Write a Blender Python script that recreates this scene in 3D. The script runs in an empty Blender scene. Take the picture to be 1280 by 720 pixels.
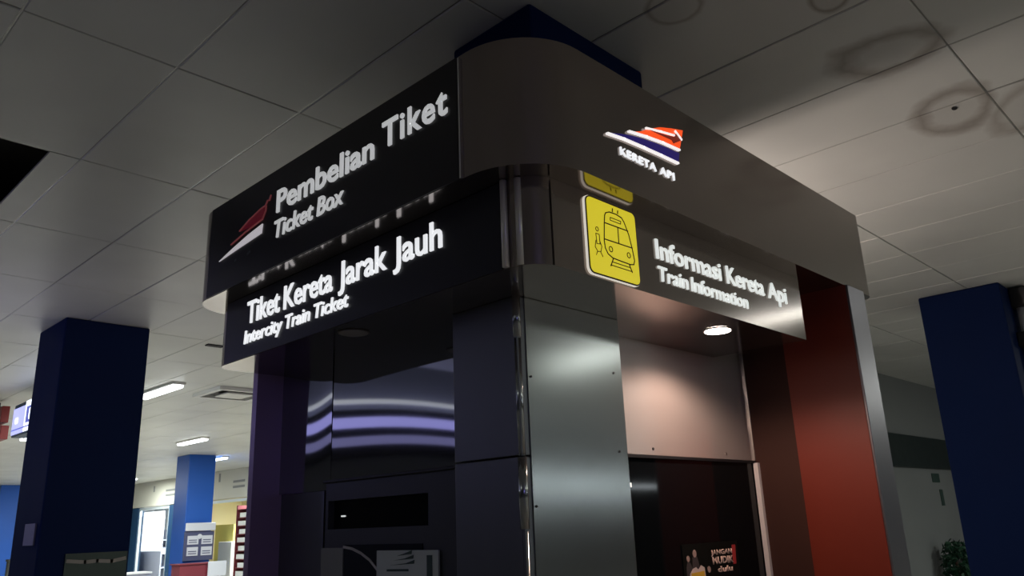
import bpy, bmesh, math, random
from mathutils import Vector, Matrix
random.seed(7)
S = bpy.context.scene
COL = S.collection
PI = math.pi
# ------------------------------------------------------------------ camera
YAW, PITCH, ROLL, FPX = 7.66291402e-01, 2.88403952e-01, -3.96335351e-02, 993.76
cam = bpy.data.cameras.new('camera'); cam_o = bpy.data.objects.new('camera', cam); COL.objects.link(cam_o)
cam.sensor_width = 36.0; cam.lens = FPX / 1280 * 36.0
cam.clip_start = 0.05; cam.clip_end = 200
F = Vector((math.cos(PITCH)*math.cos(YAW), math.cos(PITCH)*math.sin(YAW), math.sin(PITCH)))
r0 = F.cross(Vector((0, 0, 1))).normalized(); u0 = r0.cross(F)
rr = r0*math.cos(ROLL) + u0*math.sin(ROLL); uu = -r0*math.sin(ROLL) + u0*math.cos(ROLL)
M = Matrix((rr, uu, -F)).transposed().to_4x4(); M.translation = Vector((0, 0, 1.6))
cam_o.matrix_world = M
S.camera = cam_o
# ------------------------------------------------------------------ world, exposure
W = bpy.data.worlds.new('night'); S.world = W; W.use_nodes = True
bg = W.node_tree.nodes['Background']; bg.inputs[0].default_value = (0.55, 0.62, 0.8, 1); bg.inputs[1].default_value = 0.03
S.view_settings.view_transform = 'Standard'; S.view_settings.look = 'None'
S.view_settings.gamma = 1; S.view_settings.exposure = 0.0
S.view_settings.use_curve_mapping = False
TUBE_C = (0.96, 1.0, 0.93)
TUBE_W = 170.0        # power of each lit ceiling tube in the far hall
TUBE_NEAR = 55.0      # out-of-view tubes beside and behind the viewer; the farther ones are added fill
SPOT_W = 24.0        # kiosk downlight
SHOP_W = 260.0
VIOLET_E = 1.5
VIOLET_W = 7.0
GLOBE_W = 80.0
# ------------------------------------------------------------------ materials
def mat(name, col, rough=0.5, metal=0.0, emis=None, es=0.0, noise=0.0, nscale=8.0, bump=0.0, bscale=60.0, aniso=0.0, spec=None, stretch=None, trans=0.0, rot=0.0):
    m = bpy.data.materials.new(name); m.use_nodes = True
    nt = m.node_tree; b = nt.nodes['Principled BSDF']
    b.inputs['Base Color'].default_value = (*col, 1); b.inputs['Roughness'].default_value = rough
    b.inputs['Metallic'].default_value = metal
    if spec is not None: b.inputs['Specular IOR Level'].default_value = spec
    if aniso: b.inputs['Anisotropic'].default_value = aniso
    if rot:
        tg = nt.nodes.new('ShaderNodeTangent'); tg.direction_type = 'RADIAL'; tg.axis = 'Z'
        nt.links.new(tg.outputs[0], b.inputs['Tangent']); b.inputs['Anisotropic Rotation'].default_value = rot
    if trans: b.inputs['Transmission Weight'].default_value = trans
    if emis: b.inputs['Emission Color'].default_value = (*emis, 1); b.inputs['Emission Strength'].default_value = es
    tc = nt.nodes.new('ShaderNodeTexCoord'); mp = nt.nodes.new('ShaderNodeMapping')
    nt.links.new(tc.outputs['Object'], mp.inputs[0])
    if stretch: mp.inputs['Scale'].default_value = stretch
    if noise:
        n = nt.nodes.new('ShaderNodeTexNoise'); n.inputs['Scale'].default_value = nscale; n.inputs['Detail'].default_value = 5
        nt.links.new(mp.outputs[0], n.inputs['Vector'])
        mx = nt.nodes.new('ShaderNodeMix'); mx.data_type = 'RGBA'; mx.blend_type = 'MIX'
        mx.inputs[6].default_value = (*[c*(1-noise) for c in col], 1); mx.inputs[7].default_value = (*[min(1, c*(1+noise)) for c in col], 1)
        nt.links.new(n.outputs[0], mx.inputs[0]); nt.links.new(mx.outputs[2], b.inputs['Base Color'])
        mr = nt.nodes.new('ShaderNodeMapRange'); mr.inputs[3].default_value = rough*0.85; mr.inputs[4].default_value = min(1, rough*1.15)
        nt.links.new(n.outputs[0], mr.inputs[0]); nt.links.new(mr.outputs[0], b.inputs['Roughness'])
    if bump:
        n2 = nt.nodes.new('ShaderNodeTexNoise'); n2.inputs['Scale'].default_value = bscale; n2.inputs['Detail'].default_value = 3
        nt.links.new(mp.outputs[0], n2.inputs['Vector'])
        bp = nt.nodes.new('ShaderNodeBump'); bp.inputs['Strength'].default_value = bump; bp.inputs['Distance'].default_value = 0.01
        nt.links.new(n2.outputs[0], bp.inputs['Height']); nt.links.new(bp.outputs[0], b.inputs['Normal'])
    return m

M_ = {}
M_['bronze'] = mat('bronze_steel', (0.27, 0.23, 0.205), 0.15, 0.82, noise=0.05, nscale=2)
M_['bronze_mirror'] = mat('polished_bronze_steel', (0.30, 0.26, 0.24), 0.12, 0.95, noise=0.04, nscale=3, bump=0.03, bscale=3)
M_['black_sign'] = mat('black_sign_board', (0.016, 0.014, 0.014), 0.33, 0.2, noise=0.1, nscale=5)
M_['navy_sign'] = mat('dark_sign_board', (0.012, 0.012, 0.015), 0.35, 0.2, noise=0.1, nscale=5)
M_['steel'] = mat('brushed_steel', (0.36, 0.38, 0.37), 0.17, 0.85, noise=0.06, nscale=2, bump=0.03, bscale=2.2)
M_['steel_edge'] = mat('dull_steel_edge', (0.22, 0.21, 0.23), 0.35, 0.8, noise=0.08, nscale=2)
M_['steel_mirror'] = mat('polished_steel', (0.36, 0.37, 0.40), 0.045, 0.93, noise=0.02, nscale=3)
M_['steel_pink'] = mat('satin_steel_header', (0.62, 0.56, 0.53), 0.24, 0.6, noise=0.03, nscale=3, aniso=0.85, rot=0.25)
M_['trim'] = mat('bright_trim', (0.75, 0.74, 0.72), 0.25, 0.9)
M_['trim_pale'] = mat('pale_edge_strip', (0.88, 0.84, 0.82), 0.4, 0.1)
M_['corner_glint'] = mat('pale_corner_glint', (0.75, 0.72, 0.64), 0.3, 0.35)  # pale colour imitating highlights on the lower fascia corner
M_['pillar'] = mat('dark_steel_cladding', (0.16, 0.165, 0.175), 0.38, 0.8, noise=0.1, nscale=3)
M_['jamb'] = mat('jamb_violet_light_tint', (0.36, 0.25, 0.42), 0.4, 0.2, noise=0.12, nscale=2)  # violet sign light on the jamb put into its base colour
M_['brown'] = mat('brown_jamb_laminate', (0.060, 0.028, 0.022), 0.5, 0.0, noise=0.12, nscale=3, spec=0.15)
M_['orange'] = mat('orange_laminate', (0.20, 0.028, 0.014), 0.42, 0.0, noise=0.07, nscale=2)
M_['black_glass'] = mat('black_glass', (0.004, 0.005, 0.006), 0.06, 0.0, spec=0.16)
M_['atm'] = mat('machine_housing', (0.05, 0.052, 0.058), 0.45, 0.3, noise=0.1)
M_['atm_screen'] = mat('machine_screen', (0.006, 0.008, 0.02), 0.15, 0.0)
M_['atm_plate'] = mat('machine_plate', (0.22, 0.22, 0.20), 0.5, 0.1)
M_['atm_paper'] = mat('notice_paper', (0.50, 0.54, 0.51), 0.6, noise=0.05)
M_['atm_mark'] = mat('notice_ink', (0.03, 0.06, 0.05), 0.6)
M_['arc'] = mat('pale_line_ink', (0.5, 0.47, 0.44), 0.5)
M_['letter'] = mat('lit_white_letter', (0.9, 0.9, 0.9), 0.4, emis=(0.95, 0.97, 1.0), es=0.80)
M_['letter_dim'] = mat('dim_white_letter', (0.9, 0.9, 0.9), 0.4, emis=(0.93, 0.95, 0.95), es=0.40)
M_['letter_info'] = mat('soft_lit_white_letter', (0.9, 0.9, 0.9), 0.4, emis=(0.95, 1.0, 0.96), es=0.66)
M_['logo_orange'] = mat('lit_logo_orange', (0.8, 0.12, 0.03), 0.35, emis=(1.0, 0.085, 0.012), es=0.85)
M_['logo_orange_dark'] = mat('logo_dark_red', (0.15, 0.02, 0.01), 0.35, emis=(0.25, 0.02, 0.01), es=0.5)
M_['logo_blue'] = mat('lit_logo_blue', (0.03, 0.02, 0.3), 0.35, emis=(0.02, 0.01, 0.13), es=0.5)
M_['logo_white'] = mat('lit_logo_white', (0.9, 0.9, 0.9), 0.35, emis=(1, 0.95, 0.93), es=0.85)
M_['logo_red_dim'] = mat('faded_logo_red', (0.20, 0.01, 0.02), 0.4, emis=(0.12, 0.005, 0.015), es=0.3)
M_['logo_red_line'] = mat('faded_logo_outline', (0.45, 0.10, 0.10), 0.4, emis=(0.2, 0.05, 0.055), es=0.3)
M_['logo_white_dim'] = mat('faded_logo_white', (0.75, 0.72, 0.74), 0.4, emis=(0.55, 0.52, 0.55), es=0.65)
M_['yellow'] = mat('lit_yellow_sign', (0.85, 0.68, 0.03), 0.4, emis=(0.78, 0.66, 0.03), es=0.66)
M_['yellow_rim'] = mat('pale_sign_edge', (0.9, 0.87, 0.8), 0.4, emis=(1, 0.93, 0.8), es=0.6)
M_['ink'] = mat('black_line_ink', (0.006, 0.005, 0.003), 0.6)
M_['ink_soft'] = mat('faded_olive_ink', (0.12, 0.10, 0.01), 0.6)
M_['lamp_off'] = mat('unlit_lamp_glass', (0.30, 0.28, 0.26), 0.5)
M_['lamp_on'] = mat('lit_lamp', (1, 0.9, 0.85), 0.5, emis=(1.0, 0.80, 0.70), es=30.0)
M_['lamp_ring'] = mat('lamp_ring', (0.12, 0.10, 0.09), 0.35, 0.6)
M_['tube'] = mat('lit_tube_diffuser', (1, 1, 1), 0.5, emis=(0.93, 0.97, 1.0), es=4.0)
M_['tube_body'] = mat('fixture_white', (0.7, 0.7, 0.68), 0.4)
M_['column'] = mat('shaded_blue_paint', (0.006, 0.014, 0.056), 0.6, noise=0.08, nscale=2, spec=0.03)  # column blue darkened: shade of the near hall put into the colour
M_['column_far'] = mat('lit_blue_paint', (0.008, 0.085, 0.42), 0.40, noise=0.06, nscale=2)  # same column blue brightened: light of the far hall put into the colour
M_['void'] = mat('dark_void', (0.02, 0.02, 0.018), 0.9)
M_['slab'] = mat('soffit_concrete', (0.10, 0.10, 0.09), 0.9, noise=0.2, nscale=3)
M_['grid'] = mat('ceiling_grid_metal', (0.30, 0.30, 0.28), 0.32, 0.6)
M_['floor'] = mat('floor_tiles', (0.42, 0.40, 0.37), 0.28, noise=0.08, nscale=1.5)
M_['wall'] = mat('grey_wall_paint', (0.21, 0.22, 0.22), 0.7, noise=0.08, nscale=2)
M_['wall_dark'] = mat('dark_band_paint', (0.018, 0.028, 0.028), 0.5, noise=0.1)
M_['fascia'] = mat('cream_shop_fascia', (0.52, 0.52, 0.46), 0.6, noise=0.06, nscale=1)
M_['frame_w'] = mat('pale_door_frame', (0.55, 0.62, 0.66), 0.4, 0.3)
M_['shop_white'] = mat('shop_white_paint', (0.85, 0.88, 0.9), 0.6)
M_['shop_cream'] = mat('shop_cream_paint', (0.80, 0.74, 0.48), 0.6)
M_['shop_yellow'] = mat('shop_yellow_board', (0.82, 0.74, 0.22), 0.6)
M_['maroon'] = mat('maroon_board', (0.16, 0.02, 0.035), 0.5)
M_['red'] = mat('red_plastic', (0.5, 0.02, 0.02), 0.4)
M_['dark_item'] = mat('dark_fabric', (0.03, 0.03, 0.035), 0.8)
M_['greyblue'] = mat('blue_grey_plastic', (0.35, 0.38, 0.48), 0.5)
M_['notice'] = mat('pale_notice_paper', (0.55, 0.58, 0.66), 0.6)
M_['notice_dim'] = mat('lilac_notice_paper', (0.20, 0.20, 0.30), 0.6)
M_['notice_dark'] = mat('notice_board_navy', (0.06, 0.07, 0.15), 0.5)
M_['shutter'] = mat('blue_shutter', (0.012, 0.05, 0.12), 0.5)
M_['plant'] = mat('dark_leaf', (0.012, 0.06, 0.03), 0.6, noise=0.3, nscale=6)
M_['pot'] = mat('clay_pot', (0.12, 0.06, 0.04), 0.7)
M_['pipe'] = mat('pale_conduit', (0.48, 0.48, 0.50), 0.45)
M_['black'] = mat('black_metal', (0.008, 0.008, 0.01), 0.5)
M_['sign_v'] = mat('violet_lit_acrylic', (0.3, 0.3, 0.6), 0.4, emis=(0.40, 0.38, 0.85), es=VIOLET_E)
M_['sign_v2'] = mat('soft_violet_acrylic', (0.2, 0.2, 0.4), 0.4, emis=(0.22, 0.21, 0.42), es=VIOLET_E*0.8)
M_['sign_tube'] = mat('sign_strip_lamp', (1, 1, 1), 0.4, emis=(0.85, 0.88, 0.9), es=0.85)
M_['globe'] = mat('lit_globe', (1, .9, .8), 0.5, emis=(1, .84, .72), es=4.0)
M_['backlit'] = mat('added_glow_white', (1, 1, 1), 0.5, emis=(.9, .97, 1.0), es=1.3)  # emission of the glow panel added in the white shop
M_['strip'] = mat('bright_strip_acrylic', (.9, .95, 1), 0.4, emis=(.85, .95, 1), es=9.0)
M_['sign_l'] = mat('lit_lavender_acrylic', (0.6, 0.6, 0.9), 0.4, emis=(0.42, 0.45, 0.90), es=1.1)
M_['sign_w'] = mat('lit_white_acrylic', (0.9, 0.9, 1), 0.4, emis=(0.82, 0.88, 1.0), es=1.5)
M_['sign_b'] = mat('lit_blue_print', (0.1, 0.12, 0.6), 0.4, emis=(0.10, 0.12, 0.50), es=0.9)
M_['red_dim'] = mat('dark_red_sign', (0.25, 0.02, 0.02), 0.5)
M_['skin'] = mat('poster_skin_tone', (0.42, 0.28, 0.24), 0.6)
M_['poster_black'] = mat('poster_black', (0.006, 0.006, 0.005), 0.6, spec=0.1)
M_['poster_text'] = mat('poster_pale_lettering', (0.72, 0.50, 0.42), 0.6)
M_['poster_yellow'] = mat('poster_yellow', (0.75, 0.42, 0.03), 0.6)
M_['poster_red'] = mat('poster_red', (0.45, 0.03, 0.03), 0.6)
M_['poster_hair'] = mat('poster_dark_hair', (0.05, 0.035, 0.035), 0.6)
M_['poster_white'] = mat('poster_white', (0.70, 0.55, 0.50), 0.6)

def tile_material():
    m = bpy.data.materials.new('stained_ceiling_tile'); m.use_nodes = True
    nt = m.node_tree; N = nt.nodes; L = nt.links; b = N['Principled BSDF']
    b.inputs['Roughness'].default_value = 0.42
    g = N.new('ShaderNodeNewGeometry')
    sx = N.new('ShaderNodeSeparateXYZ'); L.new(g.outputs['Position'], sx.inputs[0])
    nz = N.new('ShaderNodeTexNoise'); nz.inputs['Scale'].default_value = 2.6; nz.inputs['Detail'].default_value = 4
    L.new(g.outputs['Position'], nz.inputs['Vector'])
    def mth(op, a, bb=None):
        n = N.new('ShaderNodeMath'); n.operation = op
        for i, v in enumerate((a, bb)):
            if v is None: continue
            if isinstance(v, (int, float)): n.inputs[i].default_value = v
            else: L.new(v, n.inputs[i])
        return n.outputs[0]
    total = None
    wob = mth('MULTIPLY', mth('SUBTRACT', nz.outputs[0], 0.5), 1.3)
    # dried leak rings: centre, half sizes, turn, strength
    for cx, cy, ax_, ay_, an, st, w in ((3.46, 0.93, 0.17, 0.20, 0.5, 0.8, 0.34), (4.30, 0.90, 0.24, 0.17, 0.25, 0.8, 0.38),
                             (4.50, 0.62, 0.26, 0.14, 0.4, 0.6, 0.4), (2.47, 1.40, 0.10, 0.10, 0.0, 0.7, 0.22),
                             (2.86, 0.94, 0.11, 0.07, 0.3, 0.9, 0.3)):
        dx = mth('SUBTRACT', sx.outputs[0], cx); dy = mth('SUBTRACT', sx.outputs[1], cy)
        u = mth('ADD', mth('MULTIPLY', dx, math.cos(an)/ax_), mth('MULTIPLY', dy, math.sin(an)/ax_))
        v = mth('ADD', mth('MULTIPLY', dx, -math.sin(an)/ay_), mth('MULTIPLY', dy, math.cos(an)/ay_))
        d = mth('SQRT', mth('ADD', mth('MULTIPLY', u, u), mth('MULTIPLY', v, v)))
        d = mth('ADD', d, wob)
        ring = mth('SUBTRACT', 1.0, mth('MINIMUM', mth('DIVIDE', mth('ABSOLUTE', mth('SUBTRACT', d, 1.0)), w), 1.0))
        fill = mth('MULTIPLY', mth('LESS_THAN', d, 1.0), 0.22)
        t = mth('MULTIPLY', mth('MAXIMUM', ring, fill), st)
        total = t if total is None else mth('MAXIMUM', total, t)
    mx = N.new('ShaderNodeMix'); mx.data_type = 'RGBA'
    mx.inputs[6].default_value = (0.64, 0.65, 0.62, 1); mx.inputs[7].default_value = (0.27, 0.235, 0.20, 1)
    L.new(total, mx.inputs[0])
    n2 = N.new('ShaderNodeTexNoise'); n2.inputs['Scale'].default_value = 0.9; n2.inputs['Detail'].default_value = 3
    L.new(g.outputs['Position'], n2.inputs['Vector'])
    m2 = N.new('ShaderNodeMix'); m2.data_type = 'RGBA'; m2.blend_type = 'MULTIPLY'; m2.inputs[0].default_value = 1.0
    rp = N.new('ShaderNodeMapRange'); rp.inputs[1].default_value = 0.3; rp.inputs[2].default_value = 0.7
    rp.inputs[3].default_value = 0.86; rp.inputs[4].default_value = 1.04; L.new(n2.outputs[0], rp.inputs[0])
    L.new(mx.outputs[2], m2.inputs[6]); L.new(rp.outputs[0], m2.inputs[7])
    L.new(m2.outputs[2], b.inputs['Base Color'])
    return m
M_['tile'] = tile_material()

# ------------------------------------------------------------------ mesh helpers
def obj(name, bm, m, parent=None, smooth=False):
    me = bpy.data.meshes.new(name); bmesh.ops.recalc_face_normals(bm, faces=bm.faces); bm.to_mesh(me); bm.free()
    if smooth:
        for f in me.polygons: f.use_smooth = True
    o = bpy.data.objects.new(name, me); COL.objects.link(o)
    for x in (m if isinstance(m, (list, tuple)) else [m]): me.materials.append(M_[x] if isinstance(x, str) else x)
    if parent:
        o.parent = parent; o.matrix_parent_inverse = Matrix.Identity(4)
        o.location = -world_loc(parent)
    return o
def world_loc(p):
    v = Vector((0, 0, 0))
    while p: v += p.location; p = p.parent
    return v
def thing(name, loc, label, cat, group=None):
    o = bpy.data.objects.new(name, None); COL.objects.link(o); o.location = loc; o.empty_display_size = 0.1
    return tag(o, label, cat, group)
def tag(o, label, cat, group=None):
    o['label'] = label; o['category'] = cat
    if group: o['group'] = group
    return o
def struct(o): o['kind'] = 'structure'; return o
def box(bm, x0, x1, y0, y1, z0, z1, mi=0):
    vs = [bm.verts.new((x, y, z)) for x in (x0, x1) for y in (y0, y1) for z in (z0, z1)]
    for f in ((0, 1, 3, 2), (4, 6, 7, 5), (0, 4, 5, 1), (2, 3, 7, 6), (0, 2, 6, 4), (1, 5, 7, 3)):
        bm.faces.new([vs[i] for i in f]).material_index = mi
    return vs
def bbox(x0, x1, y0, y1, z0, z1, bev=0.0, seg=2):
    bm = bmesh.new(); box(bm, x0, x1, y0, y1, z0, z1)
    if bev: bmesh.ops.bevel(bm, geom=bm.edges[:], offset=bev, segments=seg, profile=0.5, affect='EDGES')
    return bm
def prism(pts, z0, z1):
    bm = bmesh.new()
    a = [bm.verts.new((x, y, z0)) for x, y in pts]; b = [bm.verts.new((x, y, z1)) for x, y in pts]
    bm.faces.new(a[::-1]); bm.faces.new(b); n = len(pts)
    for i in range(n): bm.faces.new((a[i], a[(i+1) % n], b[(i+1) % n], b[i]))
    return bm
def arc(cx, cy, r, a0, a1, n=14):
    return [(cx + r*math.cos(math.radians(a0+(a1-a0)*i/n)), cy + r*math.sin(math.radians(a0+(a1-a0)*i/n))) for i in range(n+1)]
def smooth_by_angle(o, deg=25):
    for f in o.data.polygons: f.use_smooth = True
    try: o.data.set_sharp_from_angle(angle=math.radians(deg))
    except Exception: pass
def cyl(bm, p0, p1, r, n=16, r1=None):
    p0 = Vector(p0); p1 = Vector(p1); d = (p1-p0).normalized()
    a = d.orthogonal().normalized(); b = d.cross(a); r1 = r if r1 is None else r1
    A = [bm.verts.new(p0+(a*math.cos(2*PI*i/n)+b*math.sin(2*PI*i/n))*r) for i in range(n)]
    B = [bm.verts.new(p1+(a*math.cos(2*PI*i/n)+b*math.sin(2*PI*i/n))*r1) for i in range(n)]
    bm.faces.new(A[::-1]); bm.faces.new(B)
    for i in range(n): bm.faces.new((A[i], A[(i+1) % n], B[(i+1) % n], B[i]))
# flat shapes standing on a wall plane. axis 'x': plane x=v, points are (y,z); axis 'y': plane y=v, points are (x,z). It projects by t towards the viewer
def on_plane(ax, v, p, t): return (v-t, p[0], p[1]) if ax == 'x' else (p[0], v-t, p[1])
def plate(bm, ax, v, pts, t0, t1):
    a = [bm.verts.new(on_plane(ax, v, p, t0)) for p in pts]; b = [bm.verts.new(on_plane(ax, v, p, t1)) for p in pts]
    bm.faces.new(a[::-1]); bm.faces.new(b); n = len(pts)
    for i in range(n): bm.faces.new((a[i], a[(i+1) % n], b[(i+1) % n], b[i]))
def stroke(bm, ax, v, pts, w, t0, t1, closed=False):
    n = len(pts)
    for i in range(n if closed else n-1):
        p = Vector(pts[i]); q = Vector(pts[(i+1) % n]); d = (q-p)
        if d.length < 1e-6: continue
        d.normalize(); nn = Vector((-d.y, d.x))*w/2; e = d*w*0.35
        plate(bm, ax, v, [p-e+nn, p-e-nn, q+e-nn, q+e+nn], t0, t1)
def text(name, s, ax, v, a0, a1, z0, z1, m, parent, t=0.006, bold=0.02, shear=0.0, kern=1.0):
    """lettering whose box runs from a0 (left as read) to a1 and whose height z0..z1 is the height of a capital letter"""
    def mesh_of(st):
        cu = bpy.data.curves.new(name, 'FONT'); cu.body = st; cu.size = 1.0; cu.offset = bold; cu.shear = shear
        cu.resolution_u = 3; cu.space_character = kern
        o = bpy.data.objects.new('t', cu); COL.objects.link(o)
        dg = bpy.context.evaluated_depsgraph_get(); me = bpy.data.meshes.new_from_object(o.evaluated_get(dg))
        bpy.data.objects.remove(o); bpy.data.curves.remove(cu); return me
    cap = mesh_of('T'); ys = [q.co.y for q in cap.vertices]; h0, h1 = min(ys), max(ys)
    me = mesh_of(s); xs = [q.co.x for q in me.vertices]; x0, x1 = min(xs), max(xs)
    bm = bmesh.new(); bm.from_mesh(me); bpy.data.meshes.remove(me); bpy.data.meshes.remove(cap)
    r = bmesh.ops.extrude_face_region(bm, geom=bm.faces[:])
    for q in r['geom']:
        if isinstance(q, bmesh.types.BMVert): q.co.z += 1.0
    for q in bm.verts:
        a = a0 + (q.co.x-x0)/(x1-x0)*(a1-a0); z = z0 + (q.co.y-h0)/(h1-h0)*(z1-z0); tt = t*q.co.z
        q.co = Vector(on_plane(ax, v, (a, z), tt + 0.0005))
    return obj(name, bm, m, parent)

# ------------------------------------------------------------------ the hall: floor, ceiling, walls
HC = 3.56
struct(obj('floor', bbox(-10, 22, -10, 42, -0.1, 0), 'floor'))
ceiling = struct(obj('ceiling', bbox(-10, 22, -10, 42, HC+0.45, HC+0.55), 'slab'))
GX, GY, X0, Y0 = 0.600, 1.2, 0.0, 0.725
GAP = 0.0065
def tile_mesh():
    bm = bmesh.new(); hx, hy = GX/2-GAP/2, GY/2-GAP/2; c = 0.004
    ring = lambda ix, z: [bm.verts.new((sx*(hx-ix), sy*(hy-ix), z)) for sx, sy in ((-1, -1), (1, -1), (1, 1), (-1, 1))]
    a = ring(c, 0); b = ring(0, c); d = ring(0, 0.014)
    bm.faces.new(a[::-1]); bm.faces.new(d)
    for p, q in ((a, b), (b, d)):
        for i in range(4): bm.faces.new((p[i], p[(i+1) % 4], q[(i+1) % 4], q[i]))
    bmesh.ops.recalc_face_normals(bm, faces=bm.faces)
    me = bpy.data.meshes.new('ceiling_tile'); bm.to_mesh(me); bm.free(); me.materials.append(M_['tile']); return me
tm = tile_mesh()
def seen(x, y):
    p = Vector((x, y, HC))-Vector((0, 0, 1.6)); z = p.dot(F)
    if z < 0.3: return None
    px = 640+FPX*p.dot(rr)/z; py = 360-FPX*p.dot(uu)/z
    return (px, py, z)
cells = []
for i in range(-16, 36):
    for j in range(-9, 34):
        cx, cy = X0+(i+.5)*GX, Y0+(j+.5)*GY
        best = None
        for ox in (-.5, 0, .5):
            for oy in (-.5, 0, .5):
                s = seen(cx+ox*GX, cy+oy*GY)
                if s and -60 < s[0] < 1340 and -60 < s[1] < 680: best = s[2] if best is None else min(best, s[2])
        cells.append((best if best else 999, i, j, cx, cy))
cells.sort()
HOLE = (0.60, 1.20, 4.325, 5.525)      # the missing tile
def is_hole(cx, cy): return 0.0 < cx < 1.2 and 4.3 < cy < 5.55
far = bmesh.new(); n_ind = 0
for d, i, j, cx, cy in cells:
    if is_hole(cx, cy):
        continue
    if 2.0 < cx < 2.75 and 1.8 < cy < 2.5: pass
    if d < 900 and n_ind < 295:
        o = bpy.data.objects.new('ceiling_tile', tm); COL.objects.link(o); o.parent = ceiling
        o.location = (cx, cy, HC+random.uniform(-0.0012, 0.0012)); n_ind += 1
        o.rotation_euler = (random.uniform(-.0025, .0025), random.uniform(-.003, .003), 0)
    else:
        hx, hy = GX/2-GAP/2, GY/2-GAP/2
        box(far, cx-hx, cx+hx, cy-hy, cy+hy, HC, HC+0.014)
o = obj('ceiling_tiles_beyond', far, 'tile', ceiling); o['kind'] = 'stuff'
# the strip of tile left beside the opening
obj('ceiling_tile', bbox(1.055, 1.196, 4.33, 5.52, HC, HC+0.014), 'tile', ceiling)
g = bmesh.new()
for i in range(-16, 37):
    x = X0+i*GX
    if abs(x-0.6) < .1:
        box(g, x-.012, x+.012, -10, 4.3, HC+0.004, HC+0.03); box(g, x-.012, x+.012, 5.55, 41, HC+0.004, HC+0.03)
    else: box(g, x-.012, x+.012, -10, 41, HC+0.004, HC+0.03)
for j in range(-9, 35): box(g, -10, 21.5, Y0+j*GY-.012, Y0+j*GY+.012, HC+0.0045, HC+0.029)
o = obj('ceiling_grid', g, 'grid', ceiling); o['kind'] = 'stuff'
# hole punched in the stained tile and a torn slit further left
bm = bmesh.new(); cyl(bm, (4.248, 0.888, HC-0.0035), (4.248, 0.888, HC+0.002), 0.013, 12)
for q in bm.verts: q.co.x = 4.248+(q.co.x-4.248)*1.6
obj('puncture', bm, 'black', ceiling)
obj('torn_edge', bbox(3.68, 3.86, 8.05, 8.13, HC-0.012, HC+0.01), 'dark_item', ceiling)

# wall on the right, behind the kiosk: bulkhead, dark beam band, wall with notices
wr = struct(obj('wall_right', bbox(10.0, 21.9, 4.32, 4.5, 0, 2.20), 'wall'))
obj('bulkhead', bbox(10.0, 21.9, 4.30, 4.5, 2.67, HC-0.002), 'wall', wr)
obj('beam_band', bbox(10.0, 21.9, 4.27, 4.5, 2.19, 2.67), 'wall_dark', wr)
struct(obj('wall_left', bbox(-10.2, -10, -10, 42, 0, 4), 'wall_dark'))
struct(obj('wall_front', bbox(-10, 22, -10.2, -10, 0, 4), 'wall_dark'))
struct(obj('wall_far', bbox(-10, 22, 42, 42.2, 0, 4), 'wall_dark'))
struct(obj('wall_side', bbox(22, 22.2, -10, 42, 0, 4), 'wall_dark'))
# far wall of shops (runs along y at x=12)
wb = struct(obj('wall_back', bbox(12.0, 12.2, 33.6, 41.9, 0, 2.66), 'shutter'))
for y0, y1 in ((19.0, 26.6), (26.62, 34.2), (34.22, 41.9)):
    obj('fascia_panel', bbox(11.96, 12.25, y0, y1, 2.69, HC-0.002, 0.01), 'fascia', wb)
for y0, y1 in ((19.0, 22.75), (25.6, 28.35), (31.0, 33.58)):
    obj('wall_panel', bbox(12.0, 12.2, y0, y1, 0, 2.68), 'shutter', wb)
for y0, z0, s in ((29.6, 3.18, .16), (24.6, 3.22, .2)):
    obj('wall_mark', bbox(11.955, 11.959, y0, y0+.12, z0, z0+s*1.3), 'wall', wb)
for y0 in (27.9, 23.0): 
    for q in range(2): obj('wall_stain', bbox(11.955, 11.959, y0, y0+.75, 2.98+q*.16, 3.05+q*.16), 'wall', wb)
# two lit shop rooms behind
def shop(y0, y1, ya, backm, n):
    w = struct(obj('wall_shop', bbox(14.2, 14.3, y0-.6, ya, 0, 2.9), backm))
    for a, b in ((y0-.7, y0-.6), (ya, ya+.1)): struct(obj('wall_shop', bbox(12.2, 14.3, a, b, 0, 2.9), backm))
    struct(obj('ceiling_shop', bbox(12.2, 14.3, y0-.7, ya+.1, 2.9, 2.95), 'shop_white'))
    win = struct(obj('window_%d' % n, bbox(12.03, 12.11, y0, y1, 2.58, 2.66), 'frame_w'))
    for yy in (y0, y1-.07): obj('window_frame', bbox(12.03, 12.11, yy, yy+.07, 0, 2.6), 'frame_w', win)
shop(28.4, 31.0, 35.0, 'shop_white', 1); shop(22.8, 25.6, 27.5, 'shop_cream', 2)
GROUP_L = 'tube lights on the hall ceiling'
def ceiling_light(x, y, label, w, lx=0.14, ly=1.2, grp=GROUP_L, z=None, lit=True):
    z = HC if z is None else z
    t = thing('ceiling_light', (x, y, z), label, 'light', grp)
    obj('light_body', bbox(x-lx/2-.02, x+lx/2+.02, y-ly/2-.02, y+ly/2+.02, z-.035, z-0.001, 0.008), 'tube_body', t)
    bm = bbox(x-lx/2, x+lx/2, y-ly/2, y+ly/2, z-.075, z-.032, 0.02, 3)
    obj('diffuser', bm, 'tube' if lit else 'lamp_off', t)
    if lit:
        l = bpy.data.lights.new('tube_lamp', 'AREA'); l.shape = 'RECTANGLE'; l.size = lx; l.size_y = ly; l.energy = w; l.color = TUBE_C
        o = bpy.data.objects.new('tube_lamp', l); COL.objects.link(o); o.parent = t; o.location = (0, 0, -0.085)
        o.visible_glossy = True
    return t
ceiling_light(4.38, 10.97, 'bright tube light just right of the near left navy column', TUBE_W)
ceiling_light(4.50, 16.95, 'tube light low at left, under the lit lavender sign', TUBE_W)
ceiling_light(7.42, 16.66, 'tube light above the bright blue column with the notices', TUBE_W)
ceiling_light(9.75, 20.45, 'small tube light right of the bright blue column top', TUBE_W)
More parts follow.
